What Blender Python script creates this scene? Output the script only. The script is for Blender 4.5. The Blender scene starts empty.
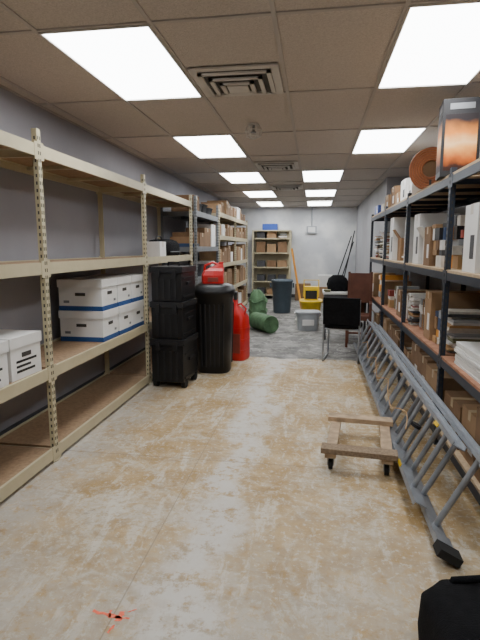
import bpy, math, random
from mathutils import Vector, Matrix, noise
random.seed(11)
H=1.427; CE=2.57
# ---------------------------------------------------------------- materials
def new_mat(name):
    m=bpy.data.materials.new(name); m.use_nodes=True
    nt=m.node_tree; b=nt.nodes['Principled BSDF']; return m,nt,b
def N(nt,t,**kw):
    n=nt.nodes.new(t)
    for k,v in kw.items():
        if k in n.inputs: n.inputs[k].default_value=v
        else: setattr(n,k,v)
    return n
def mat(name,col,rough=.6,metal=0,var=.12,scale=8,bump=0,bscale=60,spec=.4):
    m,nt,b=new_mat(name)
    tc=N(nt,'ShaderNodeTexCoord'); ns=N(nt,'ShaderNodeTexNoise',Scale=scale,Detail=5.0)
    nt.links.new(tc.outputs['Object'],ns.inputs['Vector'])
    r=N(nt,'ShaderNodeValToRGB'); e=r.color_ramp.elements
    e[0].position=.3; e[1].position=.7
    e[0].color=(*[c*(1-var) for c in col],1); e[1].color=(*[min(1,c*(1+var)) for c in col],1)
    nt.links.new(ns.outputs['Fac'],r.inputs['Fac']); nt.links.new(r.outputs['Color'],b.inputs['Base Color'])
    b.inputs['Roughness'].default_value=rough; b.inputs['Metallic'].default_value=metal
    b.inputs['Specular IOR Level'].default_value=spec
    if bump:
        n2=N(nt,'ShaderNodeTexNoise',Scale=bscale,Detail=4.0); bp=N(nt,'ShaderNodeBump',Strength=bump,Distance=.01)
        nt.links.new(tc.outputs['Object'],n2.inputs['Vector']); nt.links.new(n2.outputs['Fac'],bp.inputs['Height'])
        nt.links.new(bp.outputs['Normal'],b.inputs['Normal'])
    return m
M={}
M['cream']=mat('cream_painted_steel',(.48,.42,.275),.45,0,.06)
M['slot']=mat('slot_dark',(.05,.045,.04),.8)
M['particle']=mat('particle_board',(.30,.195,.115),.8,0,.18,40,.2,150)
M['deck']=mat('deck_board_pale',(.46,.34,.215),.8,0,.15,30,.2,150)
M['plankred']=mat('worn_plank',(.34,.16,.09),.8,0,.3,12,.2)
M['steelblue']=mat('dark_blue_steel',(.024,.031,.046),.45,.2,.1)
M['grey']=mat('grey_steel',(.20,.21,.22),.45,.5,.1)
M['alu']=mat('aluminium',(.32,.34,.37),.42,.6,.12,14)
M['black']=mat('black_plastic',(.006,.006,.007),.42,0,.2)
M['black2']=mat('black_plastic_soft',(.012,.012,.014),.5,0,.2)
M['fabric']=mat('black_fabric',(.006,.006,.007),.95,0,.3,30,.5,200,.15)
M['rubber']=mat('rubber',(.012,.012,.012),.8)
M['white']=mat('white_card',(.72,.71,.69),.7,0,.05)
M['paper']=mat('paper',(.60,.56,.49),.8,0,.12,25)
M['blue']=mat('blue_print',(.02,.07,.22),.6)
M['card']=mat('cardboard',(.31,.19,.10),.85,0,.12,10)
M['card2']=mat('cardboard_dark',(.20,.115,.06),.85,0,.15,10)
M['tape']=mat('packing_tape',(.45,.33,.18),.3)
M['red']=mat('red_plastic',(.55,.015,.015),.4,0,.12)
M['dred']=mat('dull_red_cover',(.26,.05,.035),.7)
M['green']=mat('green_canvas',(.09,.17,.085),.8,0,.35,9,.4,30)
M['bin']=mat('bluegrey_plastic',(.06,.085,.11),.5)
M['yellow']=mat('yellow_plastic',(.75,.50,.02),.4)
M['orange']=mat('orange_handle',(.80,.36,.06),.5)
M['tote']=mat('grey_tote_plastic',(.36,.38,.40),.45,0,.1)
M['wood']=mat('dolly_wood',(.38,.27,.17),.75,0,.3,14,.2)
M['carpet']=mat('brown_carpet',(.25,.18,.12),.95,0,.25,60,.6,300)
M['brown']=mat('brown_vinyl',(.10,.035,.02),.5,0,.25)
M['copper']=mat('copper_coil',(.40,.14,.06),.4,.3,.2)
M['table']=mat('table_laminate',(.60,.60,.58),.5,0,.04)
M['darkgrey']=mat('dark_grey',(.05,.05,.055),.6)
M['bluebox']=mat('blue_plastic',(.03,.07,.30),.4)
M['navy']=mat('navy_cover',(.04,.07,.15),.6)
M['tbar']=mat('tbar_white',(.44,.41,.39),.6,0,.03)
M['vent']=mat('vent_white_metal',(.56,.54,.51),.5,0,.05)
M['ventdark']=mat('vent_dark',(.07,.065,.06),.8)
M['trimm']=mat('vinyl_base',(.06,.06,.065),.6)
M['paint']=mat('marking_paint',(.90,.16,.09),.8,0,.25,60)
M['tile']=mat('ceiling_tile',(.54,.495,.455),.95,0,.14,120,.6,160,.1)
M['wall']=mat('grey_purple_paint',(.305,.30,.325),.75,0,.05,3,.1,80)
M['wallr']=mat('grey_paint',(.33,.33,.345),.75,0,.06,3,.1,80)
M['olive']=mat('olive_cover',(.16,.15,.08),.7); M['tan']=mat('tan_leatherette',(.42,.25,.11),.6)
def flame():
    m,nt,b=new_mat('printed_heater_picture'); tc=N(nt,'ShaderNodeTexCoord'); g=N(nt,'ShaderNodeTexNoise',Scale=9.0,Detail=3.0)
    nt.links.new(tc.outputs['Object'],g.inputs['Vector']); s=N(nt,'ShaderNodeSeparateXYZ'); nt.links.new(tc.outputs['Object'],s.inputs[0])
    a=nt.nodes.new('ShaderNodeMath'); a.operation='MULTIPLY_ADD'; nt.links.new(g.outputs['Fac'],a.inputs[0]); a.inputs[1].default_value=.10; nt.links.new(s.outputs[2],a.inputs[2])
    r=N(nt,'ShaderNodeValToRGB'); e=r.color_ramp.elements; nt.links.new(a.outputs[0],r.inputs['Fac'])
    e[0].position=.12;e[0].color=(.04,.015,.01,1); e[1].position=.44;e[1].color=(.025,.02,.022,1)
    for p,c in((.17,(.50,.12,.02,1)),(.24,(.85,.38,.10,1)),(.28,(.92,.58,.28,1)),(.34,(.75,.25,.04,1))): q=e.new(p); q.color=c
    nt.links.new(r.outputs['Color'],b.inputs['Base Color']); b.inputs['Roughness'].default_value=.6; b.inputs['Specular IOR Level'].default_value=.2
    return m
M['flame']=flame()
def wallback():
    m,nt,b=new_mat('patched_drywall'); tc=N(nt,'ShaderNodeTexCoord'); n=N(nt,'ShaderNodeTexNoise',Scale=1.1,Detail=5.0)
    nt.links.new(tc.outputs['Object'],n.inputs['Vector']); r=N(nt,'ShaderNodeValToRGB'); e=r.color_ramp.elements
    e[0].position=.42;e[0].color=(.52,.53,.55,1);e[1].position=.58;e[1].color=(.74,.74,.73,1)
    nt.links.new(n.outputs['Fac'],r.inputs['Fac']); nt.links.new(r.outputs['Color'],b.inputs['Base Color']); b.inputs['Roughness'].default_value=.85
    return m
M['wallb']=wallback()
def emis():
    m,nt,b=new_mat('light_lens'); b.inputs['Base Color'].default_value=(.9,.9,.9,1)
    b.inputs['Emission Color'].default_value=(.96,.985,1,1); b.inputs['Emission Strength'].default_value=12.5
    return m
M['lens']=emis()
def floormat():
    m,nt,b=new_mat('glue_stained_concrete'); L=nt.links.new
    tc=N(nt,'ShaderNodeTexCoord'); P=tc.outputs['Object']
    def ns(scale,det=6,rough=.6,dist=0,vec=P):
        n=N(nt,'ShaderNodeTexNoise',Scale=float(scale),Detail=float(det),Roughness=rough,Distortion=float(dist)); L(vec,n.inputs['Vector']); return n.outputs['Fac']
    def ramp(f,a,bb):
        r=N(nt,'ShaderNodeMapRange'); r.interpolation_type='SMOOTHSTEP'; L(f,r.inputs[0]); r.inputs[1].default_value=a; r.inputs[2].default_value=bb; return r.outputs[0]
    def mth(op,a,bb):
        n=nt.nodes.new('ShaderNodeMath'); n.operation=op
        for i,v in enumerate((a,bb)):
            if isinstance(v,(int,float)): n.inputs[i].default_value=v
            else: L(v,n.inputs[i])
        return n.outputs[0]
    def mix(f,a,bb):
        n=nt.nodes.new('ShaderNodeMix'); n.data_type='RGBA'
        if isinstance(f,(int,float)): n.inputs[0].default_value=f
        else: L(f,n.inputs[0])
        for i,v in ((6,a),(7,bb)):
            if isinstance(v,tuple): n.inputs[i].default_value=(*v,1)
            else: L(v,n.inputs[i])
        return n.outputs[2]
    def mapped(sc,rot=0):
        n=nt.nodes.new('ShaderNodeMapping'); L(P,n.inputs[0]); n.inputs['Scale'].default_value=sc; n.inputs['Rotation'].default_value=(0,0,rot); return n.outputs[0]
    sx=N(nt,'ShaderNodeSeparateXYZ'); L(P,sx.inputs[0]); X,Y=sx.outputs[0],sx.outputs[1]
    def arcs(scale,freq):
        v=N(nt,'ShaderNodeTexVoronoi',Scale=float(scale)); v.feature='F1'
        mp=nt.nodes.new('ShaderNodeMixRGB'); mp.inputs[0].default_value=.16; L(P,mp.inputs[1]); nn=N(nt,'ShaderNodeTexNoise',Scale=3.0,Detail=4.0); L(P,nn.inputs['Vector']); L(nn.outputs['Color'],mp.inputs[2])
        L(mp.outputs[0],v.inputs['Vector'])
        return ramp(mth('SINE',mth('MULTIPLY',v.outputs['Distance'],freq),0),-.1,.9)
    tan=mix(ramp(ns(3.0,8,.7),.40,.60),(.35,.225,.09),(.45,.32,.165))
    pale=(.51,.465,.385)
    p1=ramp(ns(2.6,10,.75,.6),.46,.55)
    p2=ramp(ns(1.1,6,.6),.38,.60)
    p3=ramp(ns(20,6,.78),.36,.52)
    col=mix(mth('MULTIPLY',mth('MULTIPLY',p1,p2),mth('MULTIPLY',p3,.85)),tan,pale)
    # a few faint trowel arcs, broken up by grain
    a1=mth('MULTIPLY',mth('MULTIPLY',arcs(.8,120.),ramp(ns(1.5,4,.55,.4),.50,.60)),ramp(ns(24,5,.75),.42,.54))
    col=mix(mth('MULTIPLY',a1,.55),col,(.58,.53,.44))
    a2=mth('MULTIPLY',mth('MULTIPLY',arcs(1.0,100.),ramp(ns(1.9,4,.55,1),.52,.62)),ramp(ns(20,5,.75),.44,.54))
    col=mix(mth('MULTIPLY',a2,.40),col,(.28,.175,.075))
    d1=ramp(ns(6,7,.7,.3,mapped((1.6,.35,1),.5)),.53,.61); col=mix(mth('MULTIPLY',mth('MULTIPLY',d1,p3),.6),col,(.60,.57,.50))
    d2=ramp(ns(6,7,.7,.3,mapped((.4,1.8,1),-.3)),.56,.63); col=mix(mth('MULTIPLY',mth('MULTIPLY',d2,p3),.5),col,(.26,.18,.10))
    col=mix(mth('MULTIPLY',ramp(ns(30,6,.75),.54,.60),.6),col,(.58,.55,.47))
    col=mix(mth('MULTIPLY',ramp(ns(13,9,.8,1.),.54,.60),.5),col,(.28,.18,.08))
    col=mix(mth('MULTIPLY',ramp(ns(3.7,9,.8,2.),.60,.67),.7),col,(.17,.135,.10))
    grain=ramp(ns(13,8,.8),.37,.52)
    nx=mth('ADD',X,mth('MULTIPLY',ns(2.5,7,.7),1.2))
    col=mix(mth('MULTIPLY',mth('MULTIPLY',mth('SUBTRACT',1.,ramp(nx,-1.2,-.55)),grain),.75),col,(.42,.405,.375))
    ny=mth('ADD',Y,mth('MULTIPLY',ns(1.7,8,.75,.5),2.6))
    fg=mth('MULTIPLY',mth('SUBTRACT',1.,ramp(ny,2.6,4.0)),grain)
    col=mix(mth('MULTIPLY',fg,.65),col,(.40,.375,.33))
    st=mth('ABSOLUTE',mth('ADD',mth('ADD',X,.50),mth('MULTIPLY',mth('SUBTRACT',ns(1.4),.5),.8)),0)
    col=mix(mth('MULTIPLY',mth('MULTIPLY',mth('SUBTRACT',1.,ramp(st,.05,.2)),ramp(ns(9,7,.75),.40,.52)),.85),col,(.56,.54,.50))
    for ax,pos,wd in ((Y,3.02,.005),(Y,1.1,.004),(X,-.75,.003)):
        l=mth('LESS_THAN',mth('ABSOLUTE',mth('SUBTRACT',ax,pos),0),wd)
        col=mix(mth('MULTIPLY',l,.5),col,(.18,.13,.09))
    g=mix(ramp(ns(2.6,9,.7,.6),.38,.62),(.12,.115,.11),(.27,.26,.24))
    g=mix(mth('MULTIPLY',ramp(ns(4,8,.75),.50,.60),.7),g,(.07,.066,.06))
    g=mix(mth('MULTIPLY',ramp(ns(7,6,.7,1),.56,.62),.6),g,(.42,.41,.38))
    ye=mth('ADD',Y,mth('MULTIPLY',ns(3),.35))
    col=mix(ramp(ye,6.30,6.36),col,g)
    L(col,b.inputs['Base Color'])
    rr=N(nt,'ShaderNodeMapRange'); L(ns(4),rr.inputs[0]); rr.inputs[3].default_value=.45; rr.inputs[4].default_value=.85
    L(rr.outputs[0],b.inputs['Roughness']); b.inputs['Specular IOR Level'].default_value=.35
    bp=N(nt,'ShaderNodeBump',Strength=.35,Distance=.008); L(ns(14,8,.7),bp.inputs['Height']); L(bp.outputs['Normal'],b.inputs['Normal'])
    return m
M['floor']=floormat()
# ---------------------------------------------------------------- mesh builder
class B:
    def __init__(s): s.v=[];s.f=[];s.m=[];s.mats=[];s.sm=[]
    def mi(s,k):
        if k not in s.mats: s.mats.append(k)
        return s.mats.index(k)
    def add(s,vs,fs,k,smooth=False):
        o=len(s.v); s.v+= [tuple(v) for v in vs]; i=s.mi(k)
        for f in fs: s.f.append([o+q for q in f]); s.m.append(i); s.sm.append(smooth)
    def box(s,x0,x1,y0,y1,z0,z1,k,T=None):
        if x0>x1:x0,x1=x1,x0
        if y0>y1:y0,y1=y1,y0
        if z0>z1:z0,z1=z1,z0
        vs=[Vector(p) for p in ((x0,y0,z0),(x1,y0,z0),(x1,y1,z0),(x0,y1,z0),(x0,y0,z1),(x1,y0,z1),(x1,y1,z1),(x0,y1,z1))]
        if T: vs=[T@v for v in vs]
        s.add(vs,[(0,3,2,1),(4,5,6,7),(0,1,5,4),(1,2,6,5),(2,3,7,6),(3,0,4,7)],k)
    def cyl(s,p0,p1,r0,k,r1=None,n=16,smooth=True):
        r1=r0 if r1 is None else r1; p0=Vector(p0);p1=Vector(p1); d=(p1-p0).normalized()
        a=d.orthogonal().normalized(); b=d.cross(a)
        vs=[]
        for p,r in ((p0,r0),(p1,r1)):
            for i in range(n):
                t=2*math.pi*i/n; vs.append(p+a*math.cos(t)*r+b*math.sin(t)*r)
        s.add(vs,[(i,(i+1)%n,n+(i+1)%n,n+i) for i in range(n)],k,smooth)
        s.add(vs[:n],[tuple(range(n-1,-1,-1))],k); s.add(vs[n:],[tuple(range(n))],k)
    def tube(s,path,r,k,n=8,closed=False):
        pts=[Vector(p) for p in path]; vs=[];L=len(pts); ref=None
        for i,p in enumerate(pts):
            q0=pts[i-1] if i>0 or closed else p; q1=pts[(i+1)%L] if i<L-1 or closed else p
            d=(q1-q0).normalized()
            if ref is None: ref=d.orthogonal().normalized()
            a=(ref-d*ref.dot(d)).normalized(); ref=a; b=d.cross(a)
            for j in range(n):
                t=2*math.pi*j/n; vs.append(p+a*math.cos(t)*r+b*math.sin(t)*r)
        fs=[]
        for i in range(L if closed else L-1):
            for j in range(n):
                i2=(i+1)%L; fs.append((i*n+j,i*n+(j+1)%n,i2*n+(j+1)%n,i2*n+j))
        s.add(vs,fs,k,True)
        if not closed: s.add(vs[:n],[tuple(range(n-1,-1,-1))],k); s.add(vs[-n:],[tuple(range(n))],k)
    def loft(s,rings,k,n=40,e=2.0,smooth=True,c=(0,0),nz=0,seed=0,T=None):
        vs=[]
        for r in rings:
            z,rx,ry=r[:3]; ox,oy=(r[3],r[4]) if len(r)>3 else (0,0)
            for i in range(n):
                t=2*math.pi*i/n; ct,st=math.cos(t),math.sin(t)
                x=rx*math.copysign(abs(ct)**(2/e),ct); y=ry*math.copysign(abs(st)**(2/e),st)
                if nz:
                    q=1+nz*noise.noise(Vector((ct*2+seed,st*2,z*6))); x*=q;y*=q
                p=Vector((c[0]+ox+x,c[1]+oy+y,z)); vs.append(T@p if T else p)
        fs=[]
        for a in range(len(rings)-1):
            for i in range(n): fs.append((a*n+i,a*n+(i+1)%n,(a+1)*n+(i+1)%n,(a+1)*n+i))
        s.add(vs,fs,k,smooth); s.add(vs[:n],[tuple(range(n-1,-1,-1))],k); s.add(vs[-n:],[tuple(range(n))],k)
    def done(s,name,loc=(0,0,0),rz=0,bevel=0,rot=None):
        me=bpy.data.meshes.new(name); me.from_pydata(s.v,[],s.f)
        for k in s.mats: me.materials.append(M[k])
        for p,i,sm in zip(me.polygons,s.m,s.sm): p.material_index=i; p.use_smooth=sm
        me.update(); o=bpy.data.objects.new(name,me); bpy.context.collection.objects.link(o)
        o.location=loc; o.rotation_euler=rot if rot else (0,0,math.radians(rz))
        if bevel:
            md=o.modifiers.new('bevel','BEVEL'); md.width=bevel; md.segments=2; md.limit_method='ANGLE'; md.angle_limit=math.radians(50)
        return o
def slab(name,x0,x1,y0,y1,z0,z1,k):
    b=B(); b.box(x0,x1,y0,y1,z0,z1,k); return b.done(name)
# ---------------------------------------------------------------- room
XL=-2.24; XR=1.56; YB=14.0; YF=-1.6; JX=1.14; JY=8.35
slab('floor',XL-.1,XR+.1,YF-.1,YB+.1,-.1,0,'floor')
slab('ceiling',XL-.1,XR+.1,YF-.1,YB+.1,CE,CE+.1,'tile')
slab('wall_left',XL-.1,XL,YF-.1,YB+.1,0,CE,'wall')
b=B(); b.box(XR,XR+.1,YF-.1,JY,0,CE,'wallr'); b.box(JX,XR+.1,JY,YB+.1,0,CE,'wallr'); b.done('wall_right')
slab('wall_back',XL,JX,YB,YB+.1,0,CE,'wallb')
slab('wall_front',XL,XR,YF-.1,YF,0,CE,'wall')
slab('baseboard_left',XL,XL+.01,YF,YB,0,.1,'trimm')
slab('baseboard_back',XL+.01,JX,YB-.01,YB,0,.1,'trimm')
slab('baseboard_right',XR-.01,XR,YF,JY,0,.1,'trimm')
GP=.632; GX0=-1.49
gx=[GX0+GP*i for i in range(-1,6)]; gy=[2.55+1.22*i for i in range(-3,10)]
b=B()
for x in gx:
    if XL<x<XR: b.box(x-.012,x+.012,YF,YB if x<JX else JY,CE-.008,CE,'tbar')
for y in gy:
    if YF<y<YB: b.box(XL,XR if y<JY else JX,y-.012,y+.012,CE-.0082,CE,'tbar')
b.box(XL,XL+.022,YF,YB,CE-.009,CE,'tbar'); b.box(XL,JX,YB-.022,YB,CE-.009,CE,'tbar')
b.done('ceiling_grid')
def troffer(x,y):
    b=B(); w,l=.618,1.206
    b.box(-w/2,w/2,-l/2,l/2,-.006,0,'lens')
    for sx in(-1,1): b.box(sx*w/2,sx*(w/2-.012),-l/2,l/2,-.014,.0,'vent')
    for sy in(-1,1): b.box(-w/2+.012,w/2-.012,sy*l/2,sy*(l/2-.012),-.014,0,'vent')
    b.done('ceiling_light',(x,y,CE-.001))
c1=GX0+GP/2; c3=GX0+2.5*GP; c4=GX0+3.5*GP
for x,y in ((c1,3.16),(c1,5.6),(c1,8.04),(c1,10.48),(c4,3.16),(c4,5.6),(c3,8.04),(c3,10.48),(c1,12.9),(c3,12.9),(c1,.72),(c4,.72)): troffer(x,y)  # pair nearest the back wall is added to brighten the rear
def vent(x,y,w=.58,l=.56):
    b=B()
    b.box(-w/2,w/2,-l/2,l/2,-.012,0,'vent')
    for i,(sz,z) in enumerate(((.23,-.03),(.17,-.045),(.11,-.055))):
        a=sz*w/.56; c=sz*l/.56
        b.box(-a,a,-c,c,z+.014,z+.018,'ventdark')
        for s in(-1,1):
            b.box(s*a,s*(a-.028),-c,c,z,z+.012,'vent'); b.box(-a,a,s*c,s*(c-.028),z,z+.012,'vent')
    b.box(-w*.12,w*.12,-l*.12,l*.12,-.058,-.05,'vent')
    b.box(-w*.38,w*.38,-l*.38,l*.38,-.02,-.0125,'ventdark')
    b.done('ceiling_air_diffuser',(x,y,CE-.008))
cv=GX0+1.5*GP
vent(cv,3.46); vent(cv,6.9); vent(cv,9.3)
b=B(); b.cyl((0,0,0),(0,0,-.012),.05,'vent'); b.cyl((0,0,-.01),(0,0,-.07),.012,'grey'); b.cyl((0,0,-.07),(0,0,-.075),.03,'grey')
for a in range(6):
    t=a*math.pi/3; path=[(math.cos(t)*r,math.sin(t)*r,z) for r,z in ((.05,-.01),(.075,-.06),(.065,-.11),(.0,-.14))]; b.tube(path,.004,'vent',6)
for r,z in ((.075,-.06),(.065,-.11)): b.tube([(math.cos(i*.3927)*r,math.sin(i*.3927)*r,z) for i in range(16)],.004,'vent',6,True)
b.done('sprinkler_head',(-.59,4.66,CE-.001))
# ---------------------------------------------------------------- racks
def rack(name,xf,xb,ys,levels,top,steel,deck,pw=.04,slots=True,bh=.075,deckt=.016,over=None):
    b=B(); s=1 if xb>xf else -1
    for y in ys:
        for x,d in ((xf,s),(xb,-s)):
            b.box(x,x+d*.004,y-pw/2,y+pw/2,0,top,steel)
            b.box(x+d*.004,x+d*.035,y-pw/2,y-pw/2+.004,0,top,steel)
            b.box(x+d*.004,x+d*.035,y+pw/2-.004,y+pw/2,0,top,steel)
            b.box(x-.003 if d>0 else x-.037,x+.037 if d>0 else x+.003,y-pw/2-.003,y+pw/2+.003,0,.008,steel)
        if slots:
            z=.06
            while z<top-.03:
                for dy in(-.010,.010): b.box(xf-s*.0008,xf+s*.0045,y+dy-.0045,y+dy+.0045,z,z+.022,'slot')
                b.box(xf+s*.012,xf+s*.022,y-pw/2-.0008,y-pw/2+.0045,z,z+.02,'slot')
                z+=.045
        for z in levels: b.box(xf+s*.035,xb-s*.035,y-.012,y+.012,z-bh,z-.02,steel)
    for i in range(len(ys)-1):
        y0,y1=ys[i]+pw/2,ys[i+1]-pw/2
        for li,z in enumerate(levels):
            for x,d in ((xf,s),(xb,-s)):
                b.box(x+d*.002,x+d*.022,y0,y1,z-bh,z,steel)
                b.box(x+d*.022,x+d*.045,y0,y1,z-.03,z-.025,steel)
                b.box(x,x+d*.004,y0,y0+.03,z-bh-.02,z+.012,steel); b.box(x,x+d*.004,y1-.03,y1,z-bh-.02,z+.012,steel)
            if over: b.box(xf+s*.004,xb-s*.004,y0+.002,y1-.002,z,z+.018,over[li])
            else: b.box(xf+s*.023,xb-s*.023,y0,y1,z-.025+.001,z-.025+.001+deckt,deck)
            for q in (.33,.66): yy=y0+(y1-y0)*q; b.box(xf+s*.022,xb-s*.022,yy-.015,yy+.015,z-.05,z-.025,steel)
    return b.done(name)
DT=-.008
LL=[.10,.65,1.335,2.06]
rack('boltless_shelving_rack',-1.695,-2.19,[-.90,.98,2.86,4.74,6.62],LL,2.15,'cream','particle')
RL=[.12,.65,1.26,1.91]; OT=.019
rack('boltless_shelving_rack',.90,1.50,[.45,2.0,3.55,5.1,6.65,8.2],RL,1.965,'steelblue','deck',.045,over=['deck','plankred','deck','deck'],bh=.055)
GL=[.12,.55,1.0,1.45,1.95]
rack('steel_shelving_unit',-1.66,-2.19,[6.74,8.3],GL,2.15,'grey','grey',.04)
CL=[.12,.65,1.15,1.65,2.05]
rack('steel_shelving_unit',-1.66,-2.19,[8.42,10.2,12.0],CL,2.1,'cream','particle',.04)
BL=[.12,.5,.9,1.3,1.7]
b=B()
for x in(-1.72,-.68):
    for y in(13.5,13.95): b.box(x-.02,x+.02,y-.02,y+.02,0,1.92,'cream')
for z in BL+[1.92]: b.box(-1.72,-.68,13.5,13.95,z-.03,z,'cream')
b.box(-1.72,-.68,13.955,13.965,.05,1.92,'cream')
b.done('steel_shelving_unit')
# ---------------------------------------------------------------- boxes
def banker(x,y,z,w=.31,l=.40,h=.26,rz=0,stripe='blue',text=False):
    b=B(); b.box(-l/2+.008,l/2-.008,-w/2+.008,w/2-.008,0,h-.06,'white')
    if stripe: b.box(-l/2+.006,l/2-.006,-w/2+.006,w/2-.006,.0,.04,stripe)
    b.box(-l/2,l/2,-w/2,w/2,h-.065,h,'white')
    for s in(-1,1):
        b.box(s*(l/2-.009),s*(l/2-.005),-.045,.045,h*.50,h*.50+.028,'slot')
        if stripe:
            b.box(-.045,.045,s*(w/2-.009),s*(w/2-.0055),h*.48,h*.48+.026,'slot'); b.box(-.15,-.10,s*(w/2-.009),s*(w/2-.0055),h*.25,h*.33,'grey')
            b.box(s*(l/2-.009),s*(l/2-.0065),.08,.12,h*.25,h*.33,'grey')
        if text:
            for q,(a0,a1) in enumerate(((-.10,.10),(-.10,.04),(-.1,.08))): b.box(s*(l/2-.009),s*(l/2-.0065),a0,a1,.10-q*.03,.115-q*.03,'black')
            b.box(-.12,.12,s*(w/2-.009),s*(w/2-.0065),.07,.12,'black')
    b.done('banker_box',(x,y,z),rz,.003)
def carton(x,y,z,dx,dy,h,k='card',rz=0,name='cardboard_box',openf=False):
    b=B()
    if openf:
        t=.006; b.box(-dx/2,dx/2,-dy/2,dy/2,0,t,k)
        for s in(-1,1):
            b.box(s*dx/2,s*(dx/2-t),-dy/2,dy/2,t,h,k); b.box(-dx/2+t,dx/2-t,s*dy/2,s*(dy/2-t),t,h,k)
            T=Matrix.Translation((s*dx/2,0,h))@Matrix.Rotation(s*math.radians(35),4,'Y'); b.box(-.003,.003,-dy/2,dy/2,0,min(.12,dx/2),k,T)
        b.box(-dx/2+.02,dx/2-.02,-dy/2+.02,dy/2-.02,t,h*.8,'paper')
    else:
        b.box(-dx/2,dx/2,-dy/2,dy/2,0,h,k)
        tk='tape' if k.startswith('card') else 'paper'
        b.box(-dx/2-.001,dx/2+.001,-.025,.025,h-.06,h+.001,tk); b.box(-.002,.002,-dy/2-.0005,dy/2+.0005,h-.0005,h+.0008,'slot')
        b.box(-dx/2-.0012,-dx/2+.001,-dy*.32,-dy*.02,h*.2,h*.55,'white' if k!='white' else 'darkgrey')
    b.done(name,(x,y,z),rz,.004)
def papers(x,y,z,dx,dy,h,name='paper_stack'):
    b=B(); zz=0
    while zz<h:
        t=random.uniform(.006,.025); ox,oy=random.uniform(-.02,.02),random.uniform(-.02,.02); sc=random.uniform(.8,1)
        T=Matrix.Translation((ox,oy,0))@Matrix.Rotation(random.uniform(-.12,.12),4,'Z')
        b.box(-dx/2*sc,dx/2*sc,-dy/2*sc,dy/2*sc,zz,zz+t-.001,random.choice(['paper','white','paper','tan','white','card','white','darkgrey','tote','olive','dred']),T); zz+=t
    b.done(name,(x,y,z))
def binders(x,y,z,dx,L,h):
    b=B(); yy=-L/2
    while yy<L/2-.02:
        t=min(random.uniform(.02,.06),L/2-yy); hh=h*random.uniform(.75,1)
        k=random.choice(['white','black2','paper','white','darkgrey','card2','card','olive','paper','tote','navy','dred'])
        b.box(-dx/2+random.uniform(0,.02),dx/2,yy,yy+t-.003,0,hh,k)
        if k!='white' and t>.03: b.box(-dx/2-.001,-dx/2+.03,yy+.01,yy+t-.013,hh*.55,hh*.8,'white')
        yy+=t
    b.done('row_of_books',(x,y,z))
def rolls(x,y,z,L,w):
    b=B(); n=max(2,int(w/.07))
    for r in range(3):
        for i in range(n-r):
            rr=.03; yy=-w/2+.035+i*.066+r*.033; zz=rr+r*.056
            l=L*random.uniform(.8,1); b.cyl((-l/2,yy,zz),(l/2,yy,zz),rr,random.choice(['paper','white','card','tote']),n=14)
            b.cyl((-l/2-.001,yy,zz),(-l/2,yy,zz),rr*.7,'slot',n=14)
    b.done('pile_of_paper_rolls',(x,y,z))
def clutter(x,y,z,dx,dy,h,dark=False):
    b=B(); zz=0
    pal=['card2','darkgrey','black2','card','navy','tote'] if dark else ['white','card','paper','darkgrey','dred','tote','navy','card2','tan','olive','white','orange','black2','paper']
    while zz<h:
        t=random.uniform(.04,.10); yy=-dy/2
        while yy<dy/2-.05:
            w=min(random.uniform(.06,.18),dy/2-yy)
            b.box(-dx/2+random.uniform(0,.05),dx/2-random.uniform(0,.06),yy,yy+w-.006,zz,zz+t*(random.uniform(.6,1) if zz+t>=h else 1)-.001,random.choice(pal))
            yy+=w
        zz+=t
    b.done('stack_of_small_boxes',(x,y,z),0,.002)
def coil(x,y,z,r):
    b=B()
    for j in range(4):
        b.tube([(math.cos(t*.2618)*(r-.012*(j%2)),math.sin(t*.2618)*(r-.01*j),.016+j*.022+.004*math.sin(t)) for t in range(24)],.011,'black2' if j%2 else 'grey',6,True)
    b.done('coiled_cable',(x,y,z))
z0=LL[1]+DT+.001
for i in range(3):
    for t in range(2):
        banker(-1.93+random.uniform(-.006,.006),3.90+i*.332,z0+t*.262,w=.325,h=.261)
for y in (2.66,2.32,1.98): banker(-1.93,y,z0,text=True,stripe=None,rz=-2)
z=LL[2]+DT+.001
carton(-1.80,5.30,z,.2,.22,.17,'white')
b=B(); b.loft([(0,.14,.30),(.03,.16,.34),(.14,.16,.33),(.19,.12,.29),(.205,.08,.17)],'fabric',32,3.2)
b.tube([(-.06,-.12,.195),(-.06,-.08,.24),(-.06,.08,.24),(-.06,.12,.195)],.01,'black'); b.box(.15,.165,-.2,.2,.05,.06,'grey')
b.done('black_tool_bag',(-1.87,5.85,z))
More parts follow.
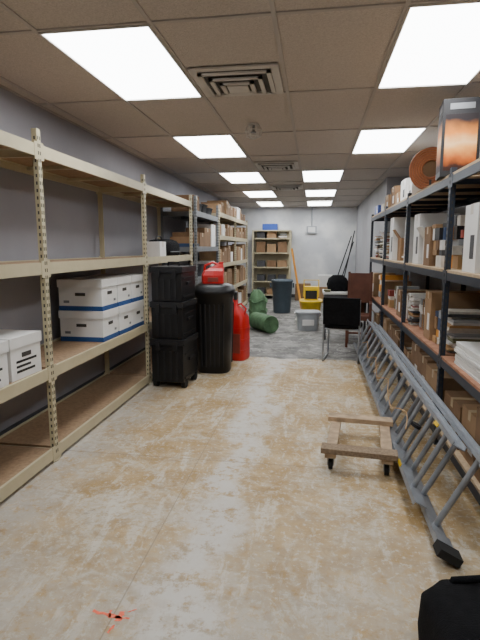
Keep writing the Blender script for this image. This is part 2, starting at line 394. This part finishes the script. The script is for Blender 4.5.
def fill(xf,xb,y0,y1,z,hmax,kinds,dens=.95,wmin=.24,wmax=.46,lo=.5):
    s=1 if xb>xf else -1; y=y0+.02; D=abs(xb-xf)
    while y<y1-.16:
        k=random.choice(kinds); w=min(random.uniform(wmin,wmax),y1-.02-y)
        if w<.14: break
        dx=random.uniform(.30,D-.14); h=random.uniform(lo,dens)*hmax; off=random.uniform(.03,.06)
        x=xf+s*(off+dx/2); yc=y+w/2; w2=w-.015
        if k=='gap': pass
        elif k in('card','card2','white','darkgrey'): carton(x,yc,z,dx,w2,h*(1 if k!='darkgrey' else .6),k)
        elif k=='open': carton(x,yc,z,dx*.8,w2,h*.7,random.choice(['card','card','white']),0,'cardboard_box',True)
        elif k=='paper': papers(xf+s*(off+.16),yc,z,.28,min(w2,.28)-.03,h*.7)
        elif k=='binder': binders(x,yc,z,.27,w2,min(.3,h))
        elif k=='rolls': rolls(x,yc,z,dx,w2)
        elif k=='clutter': clutter(x,yc,z,dx,w2,h*.75)
        elif k=='dclutter': clutter(x,yc,z,dx,w2,h*.75,True)
        elif k=='coil': coil(xf+s*(.19),yc,z,min(.12,w2/2-.02))
        elif k=='bin':
            b=B(); b.loft([(0,dx*.38,w2*.40),(h*.6,dx*.43,w2*.45),(h*.6+.002,dx*.47,w2*.49),(h*.66,dx*.47,w2*.49)],random.choice(['darkgrey','tote','black2']),28,5)
            b.done('storage_bin',(x,yc,z))
        y+=w
for i,z in enumerate(GL[:-1]): fill(-1.66,-2.19,6.77,8.27,z+DT+.001,GL[i+1]-z-.1,['card2','card2','bin','dclutter','darkgrey','white'] if i!=2 else ['white','bin','dclutter','darkgrey'])
for (a,c) in((8.44,10.18),(10.22,11.98)):
    for i,z in enumerate(CL): 
        hm=(CL[i+1]-z-.1) if i<len(CL)-1 else .3
        fill(-1.66,-2.19,a,c,z+DT+.001,hm,['card','card','card2','card2','white'],.98)
fill(-1.66,-2.19,6.77,8.27,GL[-1]+DT+.001,.25,['gap','card2','bin'])
for i,z in enumerate(BL):
    y=13.72
    for x in(-1.5,-1.2,-.9):
        k=random.choice(['card','card2','p','bin','bin'])
        if k=='p': papers(x,y,z+.001,.22,.28,.15)
        elif k=='bin': carton(x,y,z+.001,.22,.3,.18,'darkgrey',0,'storage_bin')
        elif k!='gap': carton(x,y,z+.001,.25,.3,random.uniform(.15,.3),k)
carton(-1.25,13.72,1.921,.42,.32,.17,'bluebox',0,'blue_storage_tote')
bays=[(2.03,3.52),(3.58,5.07),(5.13,6.62),(6.68,8.17)]
kl={0:['card','card2','open','card2','card'],1:['paper','card','binder','clutter','paper','coil','rolls','card2'],2:['paper','binder','open','clutter','paper','card2','rolls','white']}
for bi,(a,c) in enumerate(bays):
    for li in(0,1,2):
        if bi==0 and li==1:
            b=B(); zz=0
            for q in range(9):
                ox=random.uniform(-.012,.012); b.box(-.24+ox,.24+ox,-.36+ox,.36,zz,zz+.014,'white'); zz+=.0165
            b.done('stack_of_ceiling_tiles',(1.18,2.95,RL[1]+OT)); clutter(1.14,2.35,RL[1]+OT,.36,.4,.25); continue
        fill(.90,1.50,a,c,RL[li]+OT,RL[li+1]-RL[li]-.12,kl[li],.98,.18 if li else .28,.34 if li else .5,.6)
z=RL[3]+OT
b=B(); b.box(-.125,.125,-.11,.11,0,.52,'black2'); b.box(-.105,.105,-.1115,-.109,.04,.42,'flame')
b.box(-.1265,-.124,-.09,.09,.04,.42,'flame'); b.box(-.08,.08,-.1125,-.11,.45,.49,'grey'); b.box(-.1265,-.124,-.06,.06,.45,.49,'grey'); b.box(-.125,.125,-.11,.11,.52,.522,'darkgrey')
b.done('space_heater_carton',(1.0,3.80,z),-6,.004)
carton(1.20,3.0,z,.30,.40,.42,'card')
b=B()
for j in range(4):
    for i,r in enumerate((.175,.156,.137,.118,.099,.08)):
        b.tube([(math.cos(t*.2618)*r,j*.018-.03,.186+math.sin(t*.2618)*r) for t in range(24)],.010,'copper',6,True)
b.cyl((0,-.01,.186),(0,.01,.186),.078,'card2'); b.box(-.01,.01,-.045,.04,.005,.09,'black'); b.done('coiled_air_hose',(1.0,4.6,z),-14)
carton(1.27,4.2,z,.2,.3,.2,'white')
for dy,h,k in ((5.32,.15,'white'),(5.68,.24,'white'),(6.05,.14,'card'),(6.40,.25,'card2'),(6.9,.2,'card'),(7.3,.12,'paper')):
    carton(1.12,dy,z,.34,.30,h,k)
papers(1.12,5.32,z+.152,.26,.24,.10)
carton(1.10,7.85,z,.34,.4,.14,'bluebox',0,'blue_storage_tote')
# ---------------------------------------------------------------- stacked rolling case
b=B()
W,D=.17,.23; zz=.07
for i,h in enumerate((.45,.38,.35)):
    w=W-.006*i; d=D-.008*i
    b.box(-w,w,-d,d,zz,zz+h-.07,'black'); b.box(-w-.012,w+.012,-d-.012,d+.012,zz+h-.065,zz+h-.008,'black2')
    for s in(-1,1):
        b.box(s*w*.55-.022,s*w*.55+.022,-d-.026,-d-.008,zz+h-.12,zz+h-.03,'black2')
        b.box(s*w,s*(w+.02),-.07,.07,zz+h*.45,zz+h*.45+.03,'black2')
    for q in(-.6,-.2,.2,.6): b.box(w*q-.012,w*q+.012,-d-.007,-d+.001,zz+.02,zz+h-.13,'black2')
    b.box(w,w+.006,-d*.8,d*.8,zz+.03,zz+.05,'black2'); b.box(w,w+.006,-d*.8,d*.8,zz+h*.62,zz+h*.62+.02,'black2')
    zz+=h
b.tube([(-.06,0,zz-.01),(-.06,0,zz+.03),(.06,0,zz+.03),(.06,0,zz-.01)],.009,'black2')
for s in(-1,1):
    for yy in(-.16,.16): b.cyl((s*.13,yy,.045),(s*.175,yy,.045),.045,'rubber'); b.box(s*.12,s*.165,yy-.03,yy+.03,.05,.08,'black')
b.done('rolling_tool_case_stack',(-1.44,4.83,0),-4,.006)
b=B()
b.loft([(0,.18,.17),(.02,.195,.185),(.5,.21,.198),(.88,.22,.208),(.885,.235,.22),(.905,.235,.22),(.91,.245,.23),(.955,.245,.23),(.965,.235,.22),(1.0,.22,.205),(1.02,.17,.16),(1.022,.05,.05)],'black',56,3.0)
for x in(-.13,-.078,-.026,.026,.078,.13): b.loft([(.08,.010,.012,x*.93,-.18),(.80,.010,.012,x,-.20)],'black2',10,3)
for x in(-.10,.10): b.loft([(.08,.012,.010,.19*(1 if x>0 else -1),x),(.8,.012,.010,.212*(1 if x>0 else -1),x)],'black2',10,3)
for s in(-1,1): b.box(s*.235,s*.268,-.06,.06,.84,.93,'black2')
b.tube([(-.07,-.05,1.015),(-.07,-.05,1.02),(.07,-.05,1.02),(.07,-.05,1.015)],.004,'black2')
b.done('black_trash_can',(-1.14,5.42,0),4)
b=B(); b.loft([(0,.11,.13),(.02,.12,.14),(.42,.12,.14,.0,0),(.55,.10,.13,.01,0),(.66,.06,.08,-.03,0),(.70,.035,.04,-.05,0),(.78,.03,.035,-.055,0)],'red',36,4)
b.tube([(.07,0,.55),(.10,0,.66),(.03,0,.72),(-.03,0,.70)],.014,'red'); b.box(-.08,.08,-.146,-.136,.1,.35,'dred')
for zq in(.12,.26,.40): b.loft([(zq,.124,.144),(zq+.02,.124,.144)],'red',36,4)
b.done('red_fuel_container',(-.95,6.05,0),-15)
b=B(); b.loft([(0,.13,.12),(.09,.13,.12),(.14,.12,.10,.01,0),(.17,.09,.06,.04,0),(.22,.03,.03,.09,0),(.24,.03,.03,.10,0)],'red',8,6,False)
b.tube([(-.10,0,.12),(-.09,0,.20),(.0,0,.235),(.07,0,.21)],.014,'red'); b.box(-.06,.06,-.122,-.11,.02,.07,'dred')
b.done('red_plastic_jug',(-1.16,5.46,1.027),12,.004)
# ---------------------------------------------------------------- green rolled mat + tarp
b=B()
b.loft([(0,.17,.2,-.03,.05),(.12,.18,.2,-.03,.05),(.32,.15,.17,-.03,.05),(.48,.15,.16,-.04,.06),(.60,.11,.12,-.05,.07),(.66,.06,.07,-.06,.08)],'green',48,2.2,nz=.35,seed=9)
for zq,r in((.28,.17),(.46,.17)): b.tube([(math.cos(t*.26)*r-.03,math.sin(t*.26)*r+.05,zq+.03*math.sin(t)) for t in range(24)],.012,'green',6,True)
b.done('green_canvas_bundle',(-.99,8.75,0))
b=B(); pts=[]
for i in range(90):
    t=i*.28; r=.02+.0016*i
    pts.append((math.cos(t)*min(r,.15),math.sin(t)*min(r,.15)))
Ln=.60; vs=[]
for (px,pz) in pts: vs+= [Vector((px,-Ln/2,pz+.155)),Vector((px,Ln/2,pz+.155))]
b.add(vs,[(2*i,2*i+2,2*i+3,2*i+1) for i in range(len(pts)-1)],'green',True)
b.cyl((0,-Ln/2+.01,.155),(0,Ln/2-.01,.155),.145,'green',n=28); b.done('green_rolled_mat',(-.86,8.2,0),34)
b=B(); b.loft([(0,.18,.18),(.02,.19,.19),(.68,.225,.225),(.685,.245,.245),(.73,.245,.245),(.735,.225,.225),(.70,.215,.215)],'bin',40,2.2)
for s in(-1,1): b.box(s*.23,s*.27,-.06,.06,.56,.66,'bin')
b.done('trash_can',(-.70,10.7,0))
b=B(); b.loft([(.08,.15,.2),(.1,.16,.21),(.42,.2,.26),(.425,.215,.275),(.45,.215,.275),(.45,.2,.26)],'yellow',36,4)
b.box(-.13,.13,-.02,.2,.44,.70,'yellow'); b.box(-.11,.11,-.03,-.02,.47,.63,'black2'); b.tube([(.14,.1,.5),(.14,.1,.82),(-.14,.1,.82),(-.14,.1,.5)],.012,'yellow')
for sx in(-1,1):
    for sy in(-1,1): b.cyl((sx*.13-.015,sy*.17,.04),(sx*.13+.015,sy*.17,.04),.04,'rubber'); b.cyl((sx*.13,sy*.17,.06),(sx*.13,sy*.17,.1),.012,'grey')
b.done('mop_bucket',(-.05,9.2,0))
b=B(); b.cyl((0,0,.02),(-.25,.0,1.42),.021,'orange'); b.loft([(0,.16,.05),(.03,.14,.04),(.13,.04,.02)],'paper',24,2.5,nz=.3); b.done('mop',(-.20,9.62,0))
b=B(); b.loft([(0,.17,.14),(.3,.2,.17),(.302,.215,.185),(.33,.215,.185),(.335,.20,.17)],'tote',32,6)
for s in(-1,1): b.box(s*.205,s*.235,-.06,.06,.25,.31,'white')
b.box(-.1,.1,-.19,-.165,.1,.2,'white'); b.done('storage_tote',(-.10,8.45,0),5,.003)
carton(.30,12.9,0,.5,.42,.42,'card'); carton(.30,12.9,.423,.4,.36,.30,'white'); carton(-.30,13.4,0,.42,.4,.45,'card2')
b=B(); b.loft([(0,.17,.2),(.18,.19,.22),(.30,.15,.17),(.36,.07,.08)],'darkgrey',36,3); b.cyl((-.12,.2,.07),(.12,.2,.07),.07,'rubber'); b.tube([(0,-.15,.3),(.15,-.3,.45),(.28,-.2,.3),(.3,.0,.03)],.025,'black2'); b.done('shop_vacuum',(.45,9.6,0))
# ---------------------------------------------------------------- dolly
b=B()
T=.135
for s in(-1,1):
    b.box(s*.175-.035,s*.175+.035,-.33,.33,T-.035,T-.0,'wood')
    b.box(-.235,.235,s*.30-.05,s*.30+.05,T,T+.035,'wood' if s>0 else 'carpet')
for sx in(-1,1):
    for sy in(-1,1):
        x,y=sx*.175,sy*.27
        b.box(x-.035,x+.035,y-.035,y+.035,T-.04,T-.035,'grey'); b.cyl((x,y,T-.04),(x,y,T-.055),.022,'grey')
        for q in(-.018,.018): b.box(x+q-.002,x+q+.002,y-.018,y+.03,.03,T-.052,'grey')
        b.cyl((x-.013,y+.01,.038),(x+.013,y+.01,.038),.038,'rubber',n=20)
b.done('furniture_dolly',(.335,3.26,0),-6,.004)
# ---------------------------------------------------------------- extension ladder on its side
b=B()
ang=math.radians(27)
def section(off,y0,y1,w,nz):
    for x in(off,off+w):
        d=1 if x==off else -1
        b.box(x-.003,x+.003,y0,y1,nz-.035,nz+.035,'alu')
        for q in(-.035,.031): b.box(x,x-d*.020,y0,y1,nz+q,nz+q+.004,'alu')
    y=y0+.2
    while y<y1-.1:
        b.cyl((off,y,nz),(off+w,y,nz),.016,'alu',n=10); b.cyl((off-.008,y,nz),(off-.001,y,nz),.022,'alu',n=10); y+=.305
section(.03,0,4.45,.41,0)
section(.055,.28,4.60,.36,.078)
for x in(.03,.44):
    b.box(x-.012,x+.012,-.02,.10,-.04,.04,'alu'); b.box(x-.02,x+.02,-.07,.01,-.055,.055,'rubber')
b.box(.026,.034,.55,.62,.032,.037,'yellow'); b.box(.045,.065,.7,.78,.113,.118,'yellow'); b.box(.40,.42,.55,.62,.113,.118,'yellow')
b.tube([(.22+.05*math.sin(i*.9),.9+i*.12,.125+.012*math.cos(i*1.7)) for i in range(26)],.004,'tan',6)
b.cyl((.24,1.0,.06),(.26,1.0,.06),.035,'black2')
o=b.done('extension_ladder')
u=Vector((math.sin(ang),0,math.cos(ang))); v=Vector((.008,1,0)).normalized(); n=u.cross(v).normalized()
if n.x>0: n=-n
mtx=Matrix(((u.x,v.x,n.x,.615),(u.y,v.y,n.y,2.15),(u.z,v.z,n.z,.028),(0,0,0,1)))
if mtx.to_3x3().determinant()<0:
    for vv in o.data.vertices: vv.co.z=-vv.co.z
    o.data.flip_normals(); mtx=Matrix(((u.x,v.x,-n.x,.615),(u.y,v.y,-n.y,2.15),(u.z,v.z,-n.z,.028),(0,0,0,1)))
o.matrix_world=mtx
b=B(); b.loft([(0,.20,.17),(.02,.215,.19),(.12,.22,.195),(.24,.21,.18),(.285,.19,.16),(.30,.14,.11),(.302,.02,.02)],'fabric',56,4,nz=.10,seed=5)
b.tube([(-.1,-.17,.24),(-.1,-.14,.31),(.0,-.10,.33),(.1,-.14,.31),(.1,-.17,.24)],.012,'fabric'); b.tube([(-.1,.15,.26),(-.1,.13,.30),(.02,.12,.32),(.1,.13,.30),(.1,.15,.26)],.012,'fabric')
for s in(-1,1): b.box(s*.12-.015,s*.12+.015,-.2,-.185,.02,.22,'black2')
b.done('black_tote_bag',(.605,1.47,0),6)
# ---------------------------------------------------------------- chair
b=B()
for s in(-1,1):
    b.tube([(s*.22,.24,.44),(s*.22,.23,.02),(s*.22,.20,.012),(s*.22,-.22,.012),(s*.22,-.25,.03),(s*.22,-.20,.44),(s*.22,-.25,.80)],.012,'alu',8)
b.tube([(-.22,.2,.42),(.22,.2,.42)],.01,'alu'); b.tube([(-.22,-.19,.42),(.22,-.19,.42)],.01,'alu')
b.loft([(.425,.22,.21),(.44,.235,.225),(.465,.235,.225),(.48,.21,.2)],'fabric',36,5)
T=Matrix.Translation((0,-.235,.66))@Matrix.Rotation(math.radians(6),4,'X')
b.box(-.225,.225,-.02,.02,-.18,.16,'fabric',T)
b.done('stacking_chair',(.385,6.25,0),-10,.01)
b=B(); b.box(-.37,.37,-.30,.30,.72,.75,'table'); b.box(-.35,.35,-.28,.28,.66,.72,'darkgrey')
for sx in(-1,1):
    for sy in(-1,1): b.cyl((sx*.33,sy*.25,0),(sx*.33,sy*.25,.7),.018,'darkgrey')
b.box(-.33,.33,.24,.25,.25,.66,'brown')
b.done('folding_table',(.51,7.80,0),0)
b=B(); b.loft([(0,.15,.12),(.1,.17,.13),(.2,.14,.1),(.25,.08,.06)],'fabric',32,2.6,nz=.25); b.done('black_duffel_bag',(.38,7.80,.751))
carton(.70,7.80,.751,.26,.3,.22,'card2'); papers(.20,7.62,.751,.10,.15,.03)
b=B()
for sx in(-1,1):
    b.box(sx*.16-.018,sx*.16+.018,-.19,-.155,0,.62,'brown'); b.box(sx*.16-.018,sx*.16+.018,.155,.19,0,1.08,'brown'); b.box(sx*.16-.022,sx*.16+.022,-.2,.17,.62,.645,'brown')
b.box(-.17,.17,-.19,.17,.40,.47,'brown'); b.box(-.15,.15,.16,.185,.62,1.06,'brown')
for z in(.2,): b.box(-.16,.16,-.18,-.165,z,z+.03,'brown')
b.done('wooden_armchair',(.66,7.15,0),-6,.006)
for i,(x0,x1,zt) in enumerate(((.45,.98,1.75),(.6,1.05,1.6),(.72,1.08,1.9))):
    b=B(); b.cyl((0,0,.06),(x1-x0,.12,zt),.015,'black'); b.loft([(0,.15,.04),(.08,.13,.03),(.1,.05,.02)],'black2',20,4); b.done('push_broom',(x0,13.5+.12*i,0))
b=B(); b.box(-.14,.14,-.08,0,0,.2,'tote'); b.cyl((0,-.03,.2),(0,-.03,.72),.014,'alu'); b.box(-.10,.10,-.085,-.08,.03,.17,'white'); b.done('electrical_junction_box',(-.1,YB,1.84))
b=B()
def stroke(p,q,w):
    n=9; vs=[];p=Vector(p);q=Vector(q);d=(q-p).normalized();a=Vector((-d.y,d.x,0))
    for i in range(n):
        c=p.lerp(q,i/(n-1)); vs+= [c+a*w*random.uniform(.3,1.1),c-a*w*random.uniform(.3,1.1)]
    b.add(vs,[(2*i,2*i+1,2*i+3,2*i+2) for i in range(n-1)],'paint')
stroke((-.07,.005,0),(.05,-.012,0),.010); stroke((.0,.02,0),(.01,-.02,0),.006); stroke((.05,-.03,0),(.045,.02,0),.016); stroke((.045,-.05,0),(.035,-.09,0),.007); stroke((.03,-.015,0),(.09,-.01,0),.005); stroke((.07,.02,0),(.10,.04,0),.004)
b.done('floor_paint_mark',(-.77,1.60,.0015))
w=bpy.data.worlds.new('world'); bpy.context.scene.world=w; w.use_nodes=True
w.node_tree.nodes['Background'].inputs[0].default_value=(.5,.5,.52,1); w.node_tree.nodes['Background'].inputs[1].default_value=.3
cd=bpy.data.cameras.new('camera'); cam=bpy.data.objects.new('camera',cd); bpy.context.collection.objects.link(cam)
cd.sensor_fit='VERTICAL'; cd.sensor_height=36; cd.lens=480/640*36; cd.clip_start=.02
cam.location=(0,0,H); th=math.atan(72/480); ps=math.radians(8.77)
cam.rotation_euler=(math.pi/2-th,0,ps)
bpy.context.scene.camera=cam
